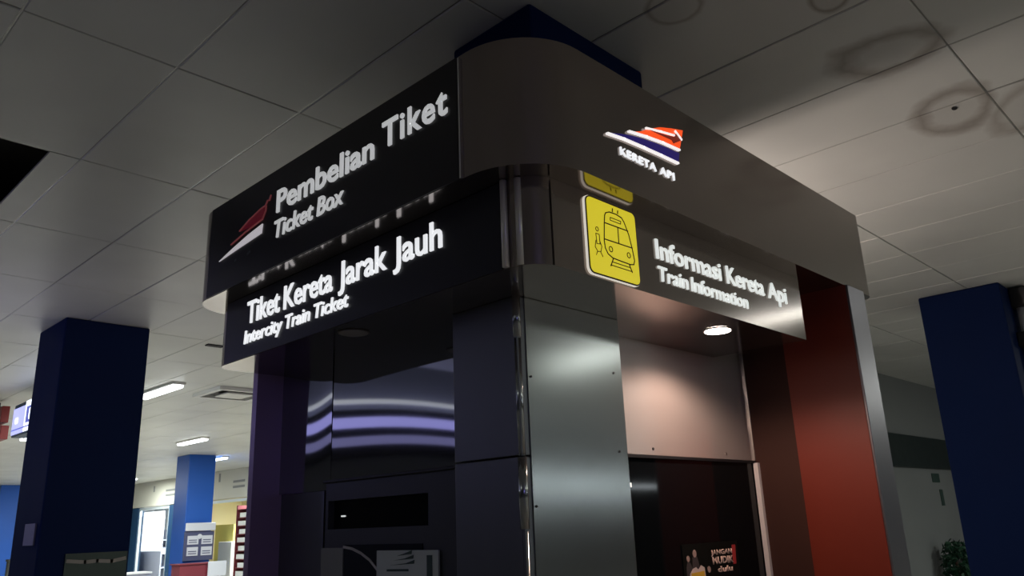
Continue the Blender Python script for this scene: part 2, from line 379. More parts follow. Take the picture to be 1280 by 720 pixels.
ceiling_light(10.6, 28.5, 'tiny distant tube light beside the right edge of the near left column', TUBE_W)
ceiling_light(6.0, 27.0, 'tiny distant light left of the near left column', TUBE_W*1.3)
ceiling_light(10.4, 13.5, 'tube light of the hall hidden behind the kiosk', TUBE_W)
ceiling_light(1.0, 22.5, 'tube light of the hall beyond the left edge of the view', TUBE_W)
ceiling_light(7.42, -0.75, 'tube light just beyond the right edge of the view', TUBE_NEAR*.12, .06)
ceiling_light(7.42, -2.45, 'tube light beyond the right edge of the view', TUBE_NEAR*.2, .06)
ceiling_light(13.0, -1.5, 'added fill tube light beyond the right edge of the view', TUBE_NEAR*2.2)  # unseen tube added to raise the general light
ceiling_light(-4.5, 2.5, 'added dim fill tube behind the viewer on the left', TUBE_NEAR*0.35)  # unseen tube added as weak fill from the left
ceiling_light(4.4, -6.0, 'added fill tube behind the viewer on the right', TUBE_NEAR*1.8)  # unseen tube added as fill from behind
ceiling_light(13.3, 29.7, 'tube light inside the white shop', SHOP_W, .3, 1.6, z=2.9)
ceiling_light(13.3, 24.2, 'tube light inside the cream shop', SHOP_W*.55, .3, 1.6, z=2.9)

# ceiling air vent
t = thing('ceiling_vent', (5.35, 10.75, HC), 'square white ceiling air vent with slots left of the kiosk', 'vent')
cx, cy, hs = 5.35, 10.75, .42
for a, b, c, d in ((cx-hs, cx+hs, cy-hs, cy-hs+.07), (cx-hs, cx+hs, cy+hs-.07, cy+hs), (cx-hs, cx-hs+.07, cy-hs+.07, cy+hs-.07), (cx+hs-.07, cx+hs, cy-hs+.07, cy+hs-.07)):
    obj('vent_frame', bbox(a, b, c, d, HC-.05, HC-.001), 'tube_body', t)
obj('vent_well', bbox(cx-hs+.07, cx+hs-.07, cy-hs+.07, cy+hs-.07, HC-.006, HC-.001), 'black', t)
obj('vent_panel', bbox(cx-.2, cx+.2, cy-.2, cy+.2, HC-.06, HC-.03, .01), 'tube_body', t)

# columns
def column(x0, x1, y0, y1, label, m='column', z0=0.0, grp=None, top=HC-0.003):
    bm = bbox(x0, x1, y0, y1, z0, top, 0.012)
    return tag(obj('column', bm, m), label, 'column', grp)
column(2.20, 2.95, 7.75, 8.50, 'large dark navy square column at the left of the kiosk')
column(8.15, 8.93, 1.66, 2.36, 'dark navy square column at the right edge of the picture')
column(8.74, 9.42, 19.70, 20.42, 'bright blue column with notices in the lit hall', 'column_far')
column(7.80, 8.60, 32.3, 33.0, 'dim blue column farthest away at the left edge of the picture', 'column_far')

# conduit beside the right column
t = thing('wall_conduit', (8.8, 1.57, 0), 'pale twin conduit in a black bracket on the right column side', 'pipe')
for x, lx in ((8.52, .0), (8.62, .06)):
    bm = bmesh.new(); cyl(bm, (x, 1.60, 0), (x, 1.60, 3.42), 0.035, 12); obj('conduit', bm, 'pipe', t, True)
obj('bracket', bbox(8.40, 8.85, 1.53, 1.66, 2.98, 3.12, .01), 'black', t)
obj('dark_block', bbox(8.45, 8.95, 1.52, 1.66, 3.36, 3.55, .01), 'black', t)  # black block standing in for the unlit dark beyond the column

# ------------------------------------------------------------------ the kiosk
K = 0.83
def kx(v): return v*K
def kz(h): return 1.6+h*K
HB, HT, HL = 1.21, 1.72, 0.871
kiosk = thing('ticket_kiosk', (kx(3.3), kx(3.0), 0), 'bronze steel corner ticket kiosk with lit lettered fascias and orange side panel', 'kiosk')
def kk(pts): return [(x*K, y*K) for x, y in pts]
# upper fascia: rounded box
pts = arc(1.80+.30, 1.63+.30, .30, 180, 270) + arc(4.82-.10, 1.63+.10, .10, 270, 360, 8) + arc(4.82-.2, 4.22-.2, .2, 0, 90, 8) + arc(1.80+.22, 4.22-.22, .22, 90, 180, 10)
upper = obj('upper_fascia', prism(kk(pts), kz(HB), kz(HT)), ['bronze', 'bronze_mirror'], kiosk)
for f in upper.data.polygons:
    if f.normal.z < -0.9: f.material_index = 1
smooth_by_angle(upper)
pts = arc(1.93+.13, 1.742+.13, .13, 180, 270) + [(4.03, 1.742), (4.03, 2.34), (2.5, 2.34), (2.5, 4.13)] + arc(1.93+.11, 4.13-.11, .11, 90, 180, 8)
lower = obj('lower_fascia', prism(kk(pts), kz(HL), kz(HB)-0.0005), ['bronze', 'bronze_mirror'], kiosk)
for f in lower.data.polygons:
    if f.normal.z < -0.9: f.material_index = 1
smooth_by_angle(lower)
# thin sign boards on the left faces, trim strip at the seam
bm = bbox(kx(1.80)-.005, kx(1.80), kx(1.975), kx(3.99), kz(HB)+.002, kz(HT)-.002)
obj('sign_board', bm, 'black_sign', kiosk)['label'] = 'black board behind the upper left lettering'
bm = bbox(kx(1.93)-.004, kx(1.93), kx(1.90), kx(4.01), kz(HL)+.002, kz(HB)-.002)
obj('sign_board', bm, 'navy_sign', kiosk)['label'] = 'black board behind the lower left lettering'
obj('seam_trim', bbox(kx(1.80)-.008, kx(1.80), kx(1.958), kx(1.966), kz(HB), kz(HT)-.01), 'trim', kiosk)
obj('seam_trim', bbox(kx(2.03), kx(2.036), kx(1.742)-.003, kx(1.742), kz(HL), kz(HB)-.01), 'bronze', kiosk)
for a, b in ((1.904, 1.862), (1.928, 1.812)):  # pale rods standing in for silver highlights on the rounded corner
    cs = bmesh.new(); cyl(cs, (kx(a)+.012, kx(b)+.008, kz(HL)+.002), (kx(a)+.012, kx(b)+.008, kz(HB)-.004), .011, 14); obj('corner_highlight', cs, 'corner_glint', kiosk, True)

# lettering
ul = upper; X1 = kx(1.80)-.005; X2 = kx(1.93)-.004; Y1 = kx(1.63); Y2 = kx(1.742)
def lab(o, s): o['label'] = s; return o
lab(text('lettering', 'Pembelian', 'x', X1, 2.722, 2.068, 2.830, 2.925, 'letter_dim', ul, bold=.014), 'white word Pembelian')
lab(text('lettering', 'Tiket', 'x', X1, 2.020, 1.682, 2.846, 2.945, 'letter_dim', ul, bold=.014, kern=1.12), 'white word Tiket on the upper board')
for wd, a, b in (('Ticket', 2.732, 2.450), ('Box', 2.421, 2.250)):
    lab(text('lettering', wd, 'x', X1, a, b, 2.722, 2.795, 'letter_dim', ul, bold=.010, shear=.12), 'white word %s on the upper left board' % wd)
for wd, a, b in (('Tiket', 3.130, 2.860), ('Kereta', 2.825, 2.474), ('Jarak', 2.432, 2.136), ('Jauh', 2.098, 1.841)):
    lab(text('lettering', wd, 'x', X2, a, b, 2.468, 2.567, 'letter', lower, bold=.011), 'white word %s on the lower left board' % wd)
for wd, a, b in (('Intercity', 3.145, 2.831), ('Train', 2.808, 2.625), ('Ticket', 2.597, 2.367)):
    lab(text('lettering', wd, 'x', X2, a, b, 2.383, 2.440, 'letter', lower, bold=.011, shear=.12), 'small white word %s on the lower left board' % wd)
for wd, a, b in (('Informasi', 2.222, 2.655), ('Kereta', 2.698, 2.996), ('Api', 3.030, 3.197)):
    lab(text('lettering', wd, 'y', Y2, a, b, 2.459, 2.530, 'letter_info', lower, bold=.012), 'white word %s on the right fascia' % wd)
for wd, a, b in (('Train', 2.225, 2.410), ('Information', 2.430, 2.842)):
    lab(text('lettering', wd, 'y', Y2, a, b, 2.379, 2.432, 'letter_info', lower, bold=.012, shear=.08), 'small white word %s on the right fascia' % wd)
lab(text('lettering', 'KERETA', 'y', Y1, 1.928, 2.127, 2.722, 2.749, 'letter', ul, bold=.012, kern=1.15), 'small white word KERETA under the emblem')
lab(text('lettering', 'API', 'y', Y1, 2.150, 2.237, 2.721, 2.749, 'letter', ul, bold=.012, kern=1.15), 'small white word API under the emblem')
# emblem on the right face
bm = bmesh.new()
plate(bm, 'y', Y1, [(1.865, 2.777), (1.93, 2.795), (1.99, 2.810), (2.06, 2.822), (2.14, 2.831), (2.21, 2.837), (2.284, 2.840), (2.273, 2.802), (2.18, 2.797), (2.09, 2.793), (2.0, 2.787), (1.93, 2.780)], 0, .006)
obj('emblem_swoosh', bm, 'logo_blue', ul)['label'] = 'dark blue lower swoosh of the emblem'
bm = bmesh.new()
plate(bm, 'y', Y1, [(2.00, 2.826), (2.05, 2.845), (2.083, 2.862), (2.12, 2.880), (2.174, 2.904), (2.25, 2.926), (2.325, 2.944), (2.305, 2.895), (2.290, 2.858), (2.20, 2.852), (2.10, 2.841)], 0, .006)
obj('emblem_sail', bm, 'logo_orange', ul)['label'] = 'vivid orange upper sail of the emblem'
bm = bmesh.new()
plate(bm, 'y', Y1, [(2.100, 2.869), (2.200, 2.884), (2.256, 2.895), (2.275, 2.916), (2.306, 2.897), (2.250, 2.866), (2.240, 2.876), (2.17, 2.872)], .0055, .008)
obj('emblem_arrow', bm, 'logo_orange_dark', ul)
bm = bmesh.new()
stroke(bm, 'y', Y1, [(1.863, 2.773), (1.95, 2.783), (2.06, 2.789), (2.16, 2.793), (2.268, 2.796)], .0065, 0, .010)
obj('emblem_line', bm, 'logo_white', ul); bm = bmesh.new()
stroke(bm, 'y', Y1, [(1.983, 2.822), (2.08, 2.836), (2.18, 2.847), (2.286, 2.853)], .006, 0, .010)
obj('emblem_line', bm, 'logo_white', ul); bm = bmesh.new()
stroke(bm, 'y', Y1, [(2.083, 2.868), (2.17, 2.885), (2.257, 2.900)], .006, .004, .011)
obj('emblem_line', bm, 'logo_white', ul); bm = bmesh.new()
stroke(bm, 'y', Y1, [(2.268, 2.920), (2.304, 2.899)], .007, .004, .011)
obj('emblem_line', bm, 'logo_white', ul)
# faded emblem on the left face
bm = bmesh.new()
plate(bm, 'x', X1, [(3.205, 2.750), (3.08, 2.778), (2.95, 2.802), (2.832, 2.817), (2.838, 2.778), (2.92, 2.772), (3.06, 2.762)], 0, .005)
obj('emblem_swoosh', bm, 'logo_white_dim', ul)['label'] = 'white lower swoosh of the faded emblem'
bm = bmesh.new()
plate(bm, 'x', X1, [(3.02, 2.838), (2.94, 2.864), (2.825, 2.886), (2.830, 2.840), (2.90, 2.832)], 0, .004)
obj('emblem_sail', bm, 'logo_red_dim', ul)['label'] = 'dark red sail of the faded emblem'
bm = bmesh.new()
stroke(bm, 'x', X1, [(3.03, 2.842), (2.95, 2.868), (2.86, 2.888), (2.815, 2.892), (2.80, 2.910), (2.785, 2.905), (2.775, 2.925)], .004, 0, .006)
obj('emblem_line', bm, 'logo_red_line', ul); bm = bmesh.new()
stroke(bm, 'x', X1, [(3.10, 2.800), (2.98, 2.822), (2.835, 2.838), (2.812, 2.868), (2.81, 2.888)], .004, 0, .006)
obj('emblem_line', bm, 'logo_red_line', ul)
bm = bmesh.new(); stroke(bm, 'x', X1, [(2.95, 2.718), (2.93, 2.724)], .01, 0, .002); obj('letter_remnant', bm, 'pillar', ul); bm = bmesh.new(); stroke(bm, 'x', X1, [(3.06, 2.716), (3.05, 2.720)], .008, 0, .002)
obj('letter_remnant', bm, 'pillar', ul)

# yellow pictogram sign
def rrect(x0, x1, z0, z1, r, n=6):
    out = []
    for cx, cz, a in ((x1-r, z1-r, 0), (x0+r, z1-r, 90), (x0+r, z0+r, 180), (x1-r, z0+r, 270)):
        out += [(cx+r*math.cos(math.radians(a+90*i/n)), cz+r*math.sin(math.radians(a+90*i/n))) for i in range(n+1)]
    return out
bm = bmesh.new(); plate(bm, 'y', Y2, rrect(1.836, 2.102, 2.328, 2.590, .024), 0, .009)
pict = obj('pictogram_sign', bm, 'yellow_rim', kiosk); pict['label'] = 'yellow train pictogram sign with pale rim'
bm = bmesh.new(); plate(bm, 'y', Y2, rrect(1.8375, 2.1005, 2.3295, 2.5885, .023), .009, .0115)
obj('sign_border', bm, 'ink', pict)
bm = bmesh.new(); plate(bm, 'y', Y2, rrect(1.842, 2.096, 2.334, 2.584, .019), .0115, .0135)
obj('sign_face', bm, 'yellow', pict)
bm = bmesh.new(); P = lambda p, w=.0036, c=False: stroke(bm, 'y', Y2, p, w, .0135, .015, c)
P([(1.935, 2.548), (1.955, 2.556), (1.99, 2.557), (2.02, 2.552), (2.032, 2.540), (2.053, 2.500), (2.066, 2.455), (2.074, 2.415), (2.068, 2.400), (2.05, 2.396), (2.0, 2.397), (1.955, 2.399), (1.932, 2.408), (1.920, 2.425), (1.917, 2.450), (1.924, 2.510), (1.929, 2.538)], c=True)
P([(1.926, 2.512), (2.050, 2.513)]); P([(1.918, 2.455), (2.067, 2.457)]); P([(1.995, 2.512), (1.994, 2.456)])
P([(1.957, 2.528), (2.012, 2.528), (2.014, 2.538), (1.958, 2.538)], .0022, True)
for cx in (1.949, 2.044): P([(cx+.009*math.cos(a*PI/5), 2.427+.009*math.sin(a*PI/5)) for a in range(10)], .0026, True)
P([(1.958, 2.397), (1.942, 2.370)]); P([(2.042, 2.396), (2.056, 2.370)]); P([(1.953, 2.385), (2.048, 2.385)], .0026); P([(1.942, 2.373), (2.056, 2.373)], .0026)
obj('train_symbol', bm, 'ink', pict)
bm = bmesh.new()
P = lambda p, w=.0022, c=False: stroke(bm, 'y', Y2, p, w, .0135, .015, c)
P([(1.884+.007*math.cos(a*PI/5), 2.480+.007*math.sin(a*PI/5)) for a in range(10)], c=True)
P([(1.876, 2.464), (1.893, 2.464), (1.894, 2.432), (1.878, 2.430), (1.876, 2.464)]); P([(1.874, 2.440), (1.868, 2.418), (1.880, 2.404), (1.896, 2.408), (1.902, 2.425), (1.892, 2.446)])
P([(1.878, 2.404), (1.872, 2.392)]); P([(1.894, 2.406), (1.904, 2.392)]); P([(1.972, 2.562), (1.974, 2.572)], .004); P([(2.000, 2.562), (2.002, 2.572)], .004)
obj('passenger_symbol', bm, 'ink_soft', pict)['kind'] = 'stuff'

# body: corner pillar of stacked panels
SP = 0.245
for z0, z1 in ((0.0, kz(SP)-.002), (kz(SP)+.002, kz(HL))):
    o = obj('pillar_panel', bbox(kx(2.20), kx(2.60), kx(2.10), kx(2.48), z0, z1, .003), 'pillar', kiosk)
obj('front_panel', bbox(kx(2.245), kx(2.86), kx(2.10)-.004, kx(2.14), 0.0, kz(HL), .002), 'steel', kiosk)['label'] = 'brushed steel sheet beside the corner post'
obj('bay_return', bbox(kx(2.62), kx(2.86), kx(2.14), kx(2.34), 0.0, kz(HL)), 'pillar', kiosk)
for z0, z1, rr_ in ((kz(.70)+.004, kz(HL), .013), (kz(SP), kz(.70), .011), (kz(-.02), kz(SP)-.004, .014), (0, kz(-.02)-.004, .010)):
    bm = bmesh.new(); cyl(bm, (kx(2.213), kx(2.112), z0), (kx(2.213), kx(2.112), z1), rr_*1.1, 14)
    obj('corner_post', bm, 'steel', kiosk, True)
for xx, h in ((2.80, .62), (2.80, .28), (2.262, .06), (2.262, .55)):
    bm = bmesh.new(); cyl(bm, (kx(xx), kx(2.10)-.007, kz(h)), (kx(xx), kx(2.10), kz(h)), .004, 8); obj('screw', bm, 'black', kiosk)
# window bay
obj('header_panel', bbox(kx(2.86), kx(4.37), kx(2.30), kx(2.34), kz(.297), kz(HB)), 'steel_pink', kiosk)
obj('window_pane', bbox(kx(2.86), kx(4.37), kx(2.305), kx(2.33), 0.9, kz(.288)), 'black_glass', kiosk)
obj('bay_counter', bbox(kx(2.86), kx(4.37), kx(2.16), kx(2.36), 0.0, 0.9), 'pillar', kiosk)
obj('window_head', bbox(kx(2.86), kx(4.365), kx(2.292), kx(2.30), kz(.284), kz(.299)), 'black', kiosk)
obj('window_clip', bbox(kx(3.128), kx(3.145), kx(2.297), kx(2.305), kz(.145), kz(.165)), 'letter_info', kiosk)
obj('window_trim', bbox(kx(4.345), kx(4.37), kx(2.272), kx(2.30), 0.9, kz(.286)), 'trim_pale', kiosk)['label'] = 'pale metal strip down the window edge'
obj('header_trim', bbox(kx(4.357), kx(4.37), kx(2.29), kx(2.30), kz(.30), kz(HB)), 'trim', kiosk)
for xx in (3.35, 4.05):
    bm = bmesh.new(); cyl(bm, (kx(xx), kx(2.30)-.003, kz(.33)), (kx(xx), kx(2.30), kz(.33)), .006, 10); obj('screw', bm, 'trim' if xx > 4 else 'black', kiosk)
# wing wall at the right of the bay: brown jamb, orange panel, steel edge
obj('brown_jamb', bbox(kx(4.37), kx(4.50), kx(2.03), kx(2.34), 0.0, kz(HB)), 'brown', kiosk)
obj('orange_panel', bbox(kx(4.366), kx(4.50), kx(1.625), kx(2.03), 0.0, kz(HB)), 'orange', kiosk)
o = obj('edge_panel', bbox(kx(4.368), kx(4.60), kx(1.612), kx(1.626), 0.0, kz(HB), .003), 'steel_edge', kiosk); o['label'] = 'steel front edge of the orange side wall'
obj('wing_wall', bbox(kx(4.50), kx(4.60), kx(1.626), kx(4.13), 0.0, kz(HB)), 'steel', kiosk)
# left bay: far jamb, warped polished back panels
obj('far_jamb', bbox(kx(2.19), kx(2.46), kx(4.13), kx(4.18), 0.0, kz(HB)), 'jamb', kiosk)
def warped(y0, y1, h0, h1, fn, x=2.38, ny=40, nz=14):
    bm = bmesh.new(); g = []
    for i in range(ny+1):
        y = y0+(y1-y0)*i/ny; row = []
        for j in range(nz+1):
            h = h0+(h1-h0)*j/nz; row.append(bm.verts.new((kx(x)+fn(y, h), kx(y), kz(h))))
        g.append(row)
    for i in range(ny):
        for j in range(nz): bm.faces.new((g[i][j], g[i+1][j], g[i+1][j+1], g[i][j+1]))
    b0 = [bm.verts.new((kx(2.45), kx(y), kz(h))) for y, h in ((y0, h0), (y1, h0), (y1, h1), (y0, h1))]
    bm.faces.new(b0)
    return bm
def tiltA(y, h):      # far sheet: coved towards the jamb and twisted
    s = min(1.0, max(0.0, (y-3.66)/.47)); return -.022*s**1.7 - (.004-.020*math.sin(PI*s)*.8)*(h-.45)*K*1.0
def tiltB(y, h):
    s = (y-2.48)/1.18; return (-.002-.008*math.sin(PI*min(1, max(0, s)))+.010*s)*(h-.45)*K
obj('back_panel', warped(3.662, 4.13, .205, HL+.0, tiltA), 'steel_mirror', kiosk, True)['label'] = 'narrow warped mirror steel sheet by the far jamb'
obj('back_panel', warped(2.48, 3.655, .245, HL+.0, tiltB), 'steel_mirror', kiosk, True)['label'] = 'wide warped mirror steel sheet above the machine'
obj('side_strip', bbox(kx(2.37), kx(2.45), kx(3.70), kx(4.13), 0.0, kz(.203)), 'pillar', kiosk)
obj('back_core', bbox(kx(2.46), kx(2.56), kx(2.48), kx(4.13), 0.0, kz(HL)), 'pillar', kiosk)
# roof bracket between kiosk and column, column stub rising from the roof
tag(obj('roof_bracket', bbox(2.02, 2.06, 1.50, 1.53, kz(HT)-.002, kz(HT)+.10, .002), 'pipe'), 'small grey bracket standing on the kiosk roof edge', 'bracket')
column(2.0, 2.75, 1.77, 2.22, 'dark navy column rising from the kiosk roof to the ceiling', z0=kz(HT))

# downlights
def downlight(x, y, z, r, lit, label):
    t = thing('downlight', (x, y, z), label, 'light', None)
    bm = bmesh.new(); cyl(bm, (x, y, z-.003), (x, y, z), r*1.12, 32); obj('lamp_ring', bm, 'lamp_ring', t)
    bm = bmesh.new(); cyl(bm, (x, y, z-.005), (x, y, z-.001), r, 32, r); obj('lamp_glass', bm, 'lamp_on' if lit else 'lamp_off', t)
    if lit:
        l = bpy.data.lights.new('spot', 'SPOT'); l.energy = SPOT_W; l.color = (1.0, 0.70, 0.56); l.spot_size = math.radians(156); l.spot_blend = .45; l.shadow_soft_size = .03
        o = bpy.data.objects.new('spot', l); COL.objects.link(o); o.parent = t; o.location = (0, 0, -.02)
    return t
downlight(2.851, 1.594, kz(HL), .052, True, 'lit warm downlight under the Informasi fascia')
downlight(1.700, 2.482, kz(HL), .054, False, 'unlit round downlight under the left fascia')

# ticket machine in the left bay
mx0 = kx(2.33)
t = thing('ticket_machine', (mx0+.1, kx(3.05), 0), 'dark ticket machine set into the left bay of the kiosk', 'machine')
bm = bmesh.new(); y0, y1 = kx(2.49), kx(3.62); zt = kz(.236)
sy0, sy1, sz0, sz1 = 2.330, 2.985, 1.607, 1.722
box(bm, mx0, mx0+.04, y0, sy0, 0, zt); box(bm, mx0, mx0+.04, sy1, y1, 0, zt)
box(bm, mx0, mx0+.04, sy0, sy1, sz1, zt); box(bm, mx0, mx0+.04, sy0, sy1, 0, sz0)
obj('housing', bm, 'atm', t)
obj('housing_cap', bbox(mx0-.012, mx0+.04, y0, y1+.01, zt, zt+.012, .003), 'black', t)
obj('display_recess', bbox(mx0+.03, mx0+.04, sy0, sy1, sz0, sz1), 'black_glass', t)
obj('indicator', bbox(mx0+.024, mx0+.03, 2.90, 2.925, 1.655, 1.661), 'letter_info', t)
obj('side_plate', bbox(mx0-.006, mx0, 2.862, 3.02, 1.10, 1.534), 'atm_plate', t)
scr = obj('screen', bbox(mx0-.004, mx0, 2.36, 2.858, 1.20, 1.545), 'atm_screen', t)
bm = bmesh.new(); stroke(bm, 'x', mx0-.004, [(2.858, 1.537), (2.80, 1.530), (2.74, 1.513), (2.68, 1.487), (2.62, 1.445), (2.57, 1.39), (2.53, 1.32)], .010, 0, .002)
obj('screen_curve', bm, 'arc', scr)
pn = obj('paper_notice', bbox(mx0-.012, mx0-.0045, 2.262, 2.625, 1.20, 1.522), 'atm_paper', t)
bm = bmesh.new()
for k, (a, b, z) in enumerate(((2.50, 2.44, 1.510), (2.52, 2.43, 1.494), (2.54, 2.425, 1.477))):
    plate(bm, 'x', mx0-.012, [(a, z-.008), (b+.02, z), (b-.03, z+.012), (b-.028, z-.001)], 0, .0015)
plate(bm, 'x', mx0-.012, [(2.56, 1.447), (2.43, 1.449), (2.43, 1.457), (2.56, 1.455)], 0, .0015)
plate(bm, 'x', mx0-.012, [(2.325, 1.40), (2.295, 1.40), (2.295, 1.505), (2.325, 1.505)], 0, .0015)
obj('notice_print', bm, 'atm_mark', pn)

# poster stuck on the dark window
PY = kx(2.305)-.001
t = tag(obj('window_poster', bbox(2.925, 3.372, PY-.003, PY, 1.10, 1.492), 'poster_black'), 'black poster with red and white lettering on the dark window', 'poster')
Yp = PY-.003
text('poster_lettering', 'JANGAN', 'y', Yp, 3.143, 3.318, 1.440, 1.461, 'poster_text', t, .001, .03)
text('poster_lettering', 'MUDIK', 'y', Yp, 3.150, 3.325, 1.402, 1.432, 'poster_text', t, .001, .04)
text('poster_lettering', 'dulu', 'y', Yp, 3.185, 3.31, 1.368, 1.392, 'poster_text', t, .001, .04)
bm = bmesh.new(); plate(bm, 'y', Yp, [(3.318, 1.395), (3.345, 1.395), (3.352, 1.475), (3.322, 1.475)], 0, .001); obj('poster_bar', bm, 'poster_red', t)
for cx, cz, rr2 in ((3.013, 1.453, .014), (2.962, 1.435, .011), (3.115, 1.385, .012)):
    bm = bmesh.new(); plate(bm, 'y', Yp, [(cx+rr2*math.cos(a*PI/6), cz+rr2*1.1*math.sin(a*PI/6)) for a in range(12)], 0, .002)
    obj('poster_head', bm, 'skin', t)
bm = bmesh.new()
plate(bm, 'y', Yp, [(2.94, 1.30), (2.945, 1.40), (2.955, 1.424), (2.975, 1.42), (2.99, 1.40), (2.99, 1.30)], 0, .0012)
plate(bm, 'y', Yp, [(2.99, 1.395), (2.995, 1.44), (3.03, 1.44), (3.045, 1.40), (3.04, 1.36), (3.0, 1.36)], 0, .0014)
obj('poster_figure', bm, 'poster_hair', t)['label'] = 'dark clothing of the printed people'
bm = bmesh.new(); plate(bm, 'y', Yp, [(2.965, 1.375), (2.99, 1.395), (3.015, 1.40), (3.03, 1.39), (3.055, 1.405), (3.08, 1.395), (3.085, 1.34), (3.085, 1.20), (2.97, 1.20)], 0, .0016)
obj('poster_figure', bm, 'poster_white', t)['label'] = 'white shirt printed on the poster'
bm = bmesh.new(); plate(bm, 'y', Yp, [(2.975, 1.378), (3.075, 1.382), (3.075, 1.20), (2.975, 1.20)], .0016, .0024); obj('poster_figure', bm, 'poster_yellow', t)['label'] = 'yellow apron printed on the poster'

# ------------------------------------------------------------------ lit signs
# hanging lavender sign, seen left of the near column
t = thing('hanging_sign', (3.0, 11.0, 3.39), 'lit white and lavender hanging sign left of the near navy column', 'sign')
obj('sign_box', bbox(3.0, 3.16, 9.7, 12.28, 2.955, 3.385, .005), 'shutter', t)
obj('sign_panel', bbox(2.99, 3.0, 9.7, 11.75, 2.985, 3.38), 'sign_w', t)['label'] = 'bright white part of the lit sign'
obj('sign_panel', bbox(2.99, 3.0, 11.75, 12.28, 2.985, 3.33), 'sign_l', t)['label'] = 'lavender part of the lit sign'
bm = bmesh.new()
plate(bm, 'x', 2.99, [(11.68, 3.09), (11.20, 3.09), (11.20, 3.30), (11.68, 3.30)], 0, .004); plate(bm, 'x', 2.99, [(11.12, 3.06), (11.08, 3.06), (11.08, 3.31), (11.12, 3.31)], 0, .004)
plate(bm, 'x', 2.99, [(12.28, 3.035), (9.7, 3.035), (9.7, 3.05), (12.28, 3.05)], 0, .003)
obj('sign_print', bm, 'sign_b', t)
bm = bmesh.new(); plate(bm, 'x', 2.986, rrect(11.34, 11.56, 3.12, 3.27, .04), 0, .004); obj('sign_print', bm, 'sign_w', t); bm = bmesh.new(); plate(bm, 'x', 2.99, rrect(12.02, 12.16, 3.12, 3.20, .03), 0, .004)
obj('sign_print', bm, 'sign_w', t)['label'] = 'white blots on the lit sign'
for y in (10.2, 11.8):
    bm = bmesh.new(); cyl(bm, (3.08, y, 3.38), (3.08, y, HC), .008, 8); obj('hanging_rod', bm, 'black', t)
# long violet lightbox beyond the left edge; the warped steel mirrors it
t = thing('shop_lightbox', (-2.2, 7.75, 2.5), 'long violet lightbox over a shop, mirrored in the warped kiosk steel', 'sign')
obj('sign_box', bbox(-9.0, -0.15, 7.75, 7.95, 2.42, 2.95, .005), 'black', t)
obj('sign_panel', bbox(-9.0, -0.15, 7.74, 7.75, 2.74, 2.86), 'sign_v', t)['label'] = 'bright violet upper strip'
obj('sign_panel', bbox(-9.0, -0.15, 7.74, 7.75, 2.54, 2.64), 'sign_v2', t)['label'] = 'dimmer violet lower strip'
obj('strip_lamp', bbox(-9.0, -0.15, 7.70, 7.74, 3.01, 3.06, .01), 'sign_tube', t)
obj('sign_leg', bbox(-0.25, -0.15, 7.76, 7.86, 0, 2.42), 'black', t)
def lamp_in(t, loc, rot, sx, sy, w, col):
    l = bpy.data.lights.new('added_sign_lamp', 'AREA'); l.shape = 'RECTANGLE'; l.size = sx; l.size_y = sy; l.energy = w; l.color = col
    o = bpy.data.objects.new('added_sign_lamp', l); COL.objects.link(o); o.parent = t; o.location = Vector(loc)-t.location; o.rotation_euler = rot
lamp_in(t, (-2.6, 7.85, 2.97), (math.radians(180), 0, 0), 4.6, .15, VIOLET_W, (.55, .55, 1.0))  # violet lamp added to wash the ceiling above the lightbox
struct(obj('wall_shop', bbox(-9.8, -0.3, 7.97, 8.1, 0, HC-.003), 'wall'))
t = bpy.data.objects['shop_lightbox']
obj('added_end_panel', bbox(-0.15, -0.14, 7.77, 7.93, 2.46, 2.91), 'sign_v', t)  # glowing end face added to throw violet on the near column
lamp_in(t, (-0.12, 7.85, 2.70), (math.radians(90), 0, math.radians(-90)), .14, .4, 9.0, (.38, .36, 1.0))  # lamp added at the end face for the column's narrow side
t = thing('added_rear_lightbox', (-2.5, -6.0, 2.3), 'added violet lightbox behind the viewer that tints the kiosk jamb', 'sign')  # unseen sign added to throw violet light on the far jamb
obj('sign_box', bbox(-4.5, -.5, -6.2, -6.0, 2.2, 2.9, .005), 'black', t)
obj('sign_panel', bbox(-4.45, -.55, -6.0, -5.99, 2.25, 2.85), 'sign_v', t)
obj('sign_leg', bbox(-4.5, -4.4, -6.2, -6.1, 0, 2.2), 'black', t); obj('sign_leg', bbox(-.6, -.5, -6.2, -6.1, 0, 2.2), 'black', t)
lamp_in(t, (-2.5, -5.97, 2.55), (math.radians(90), 0, PI), 3.8, .5, VIOLET_W*2.2, (.5, .42, 1.0))
t = thing('strip_sign', (14, -9.9, 2.4), 'long pale strip sign on the wall behind the viewer', 'sign')
obj('sign_box', bbox(7.0, 20.0, -9.98, -9.88, 2.25, 2.75, .005), 'black', t); obj('sign_panel', bbox(7.0, 20.0, -9.88, -9.87, 2.42, 2.54), 'strip', t)
t = thing('added_wall_lamp', (kx(4.60), 3.0, 2.3), 'added unseen warm lamp on the right side of the kiosk', 'lamp')  # hidden lamp added to warm and brighten the right ceiling
obj('lamp_arm', bbox(kx(4.60), 4.30, 2.98, 3.02, 2.28, 2.31), 'black', t)
bm = bmesh.new(); bmesh.ops.create_uvsphere(bm, u_segments=20, v_segments=12, radius=.10); bmesh.ops.translate(bm, verts=bm.verts, vec=(4.30, 3.0, 2.41)); obj('lamp_globe', bm, 'globe', t, True)
l = bpy.data.lights.new('globe_lamp', 'POINT'); l.energy = GLOBE_W; l.color = (1.0, .84, .76); l.shadow_soft_size = .12
o = bpy.data.objects.new('globe_lamp', l); COL.objects.link(o); o.parent = t; o.location = (4.30-kx(4.60), 0, .30)
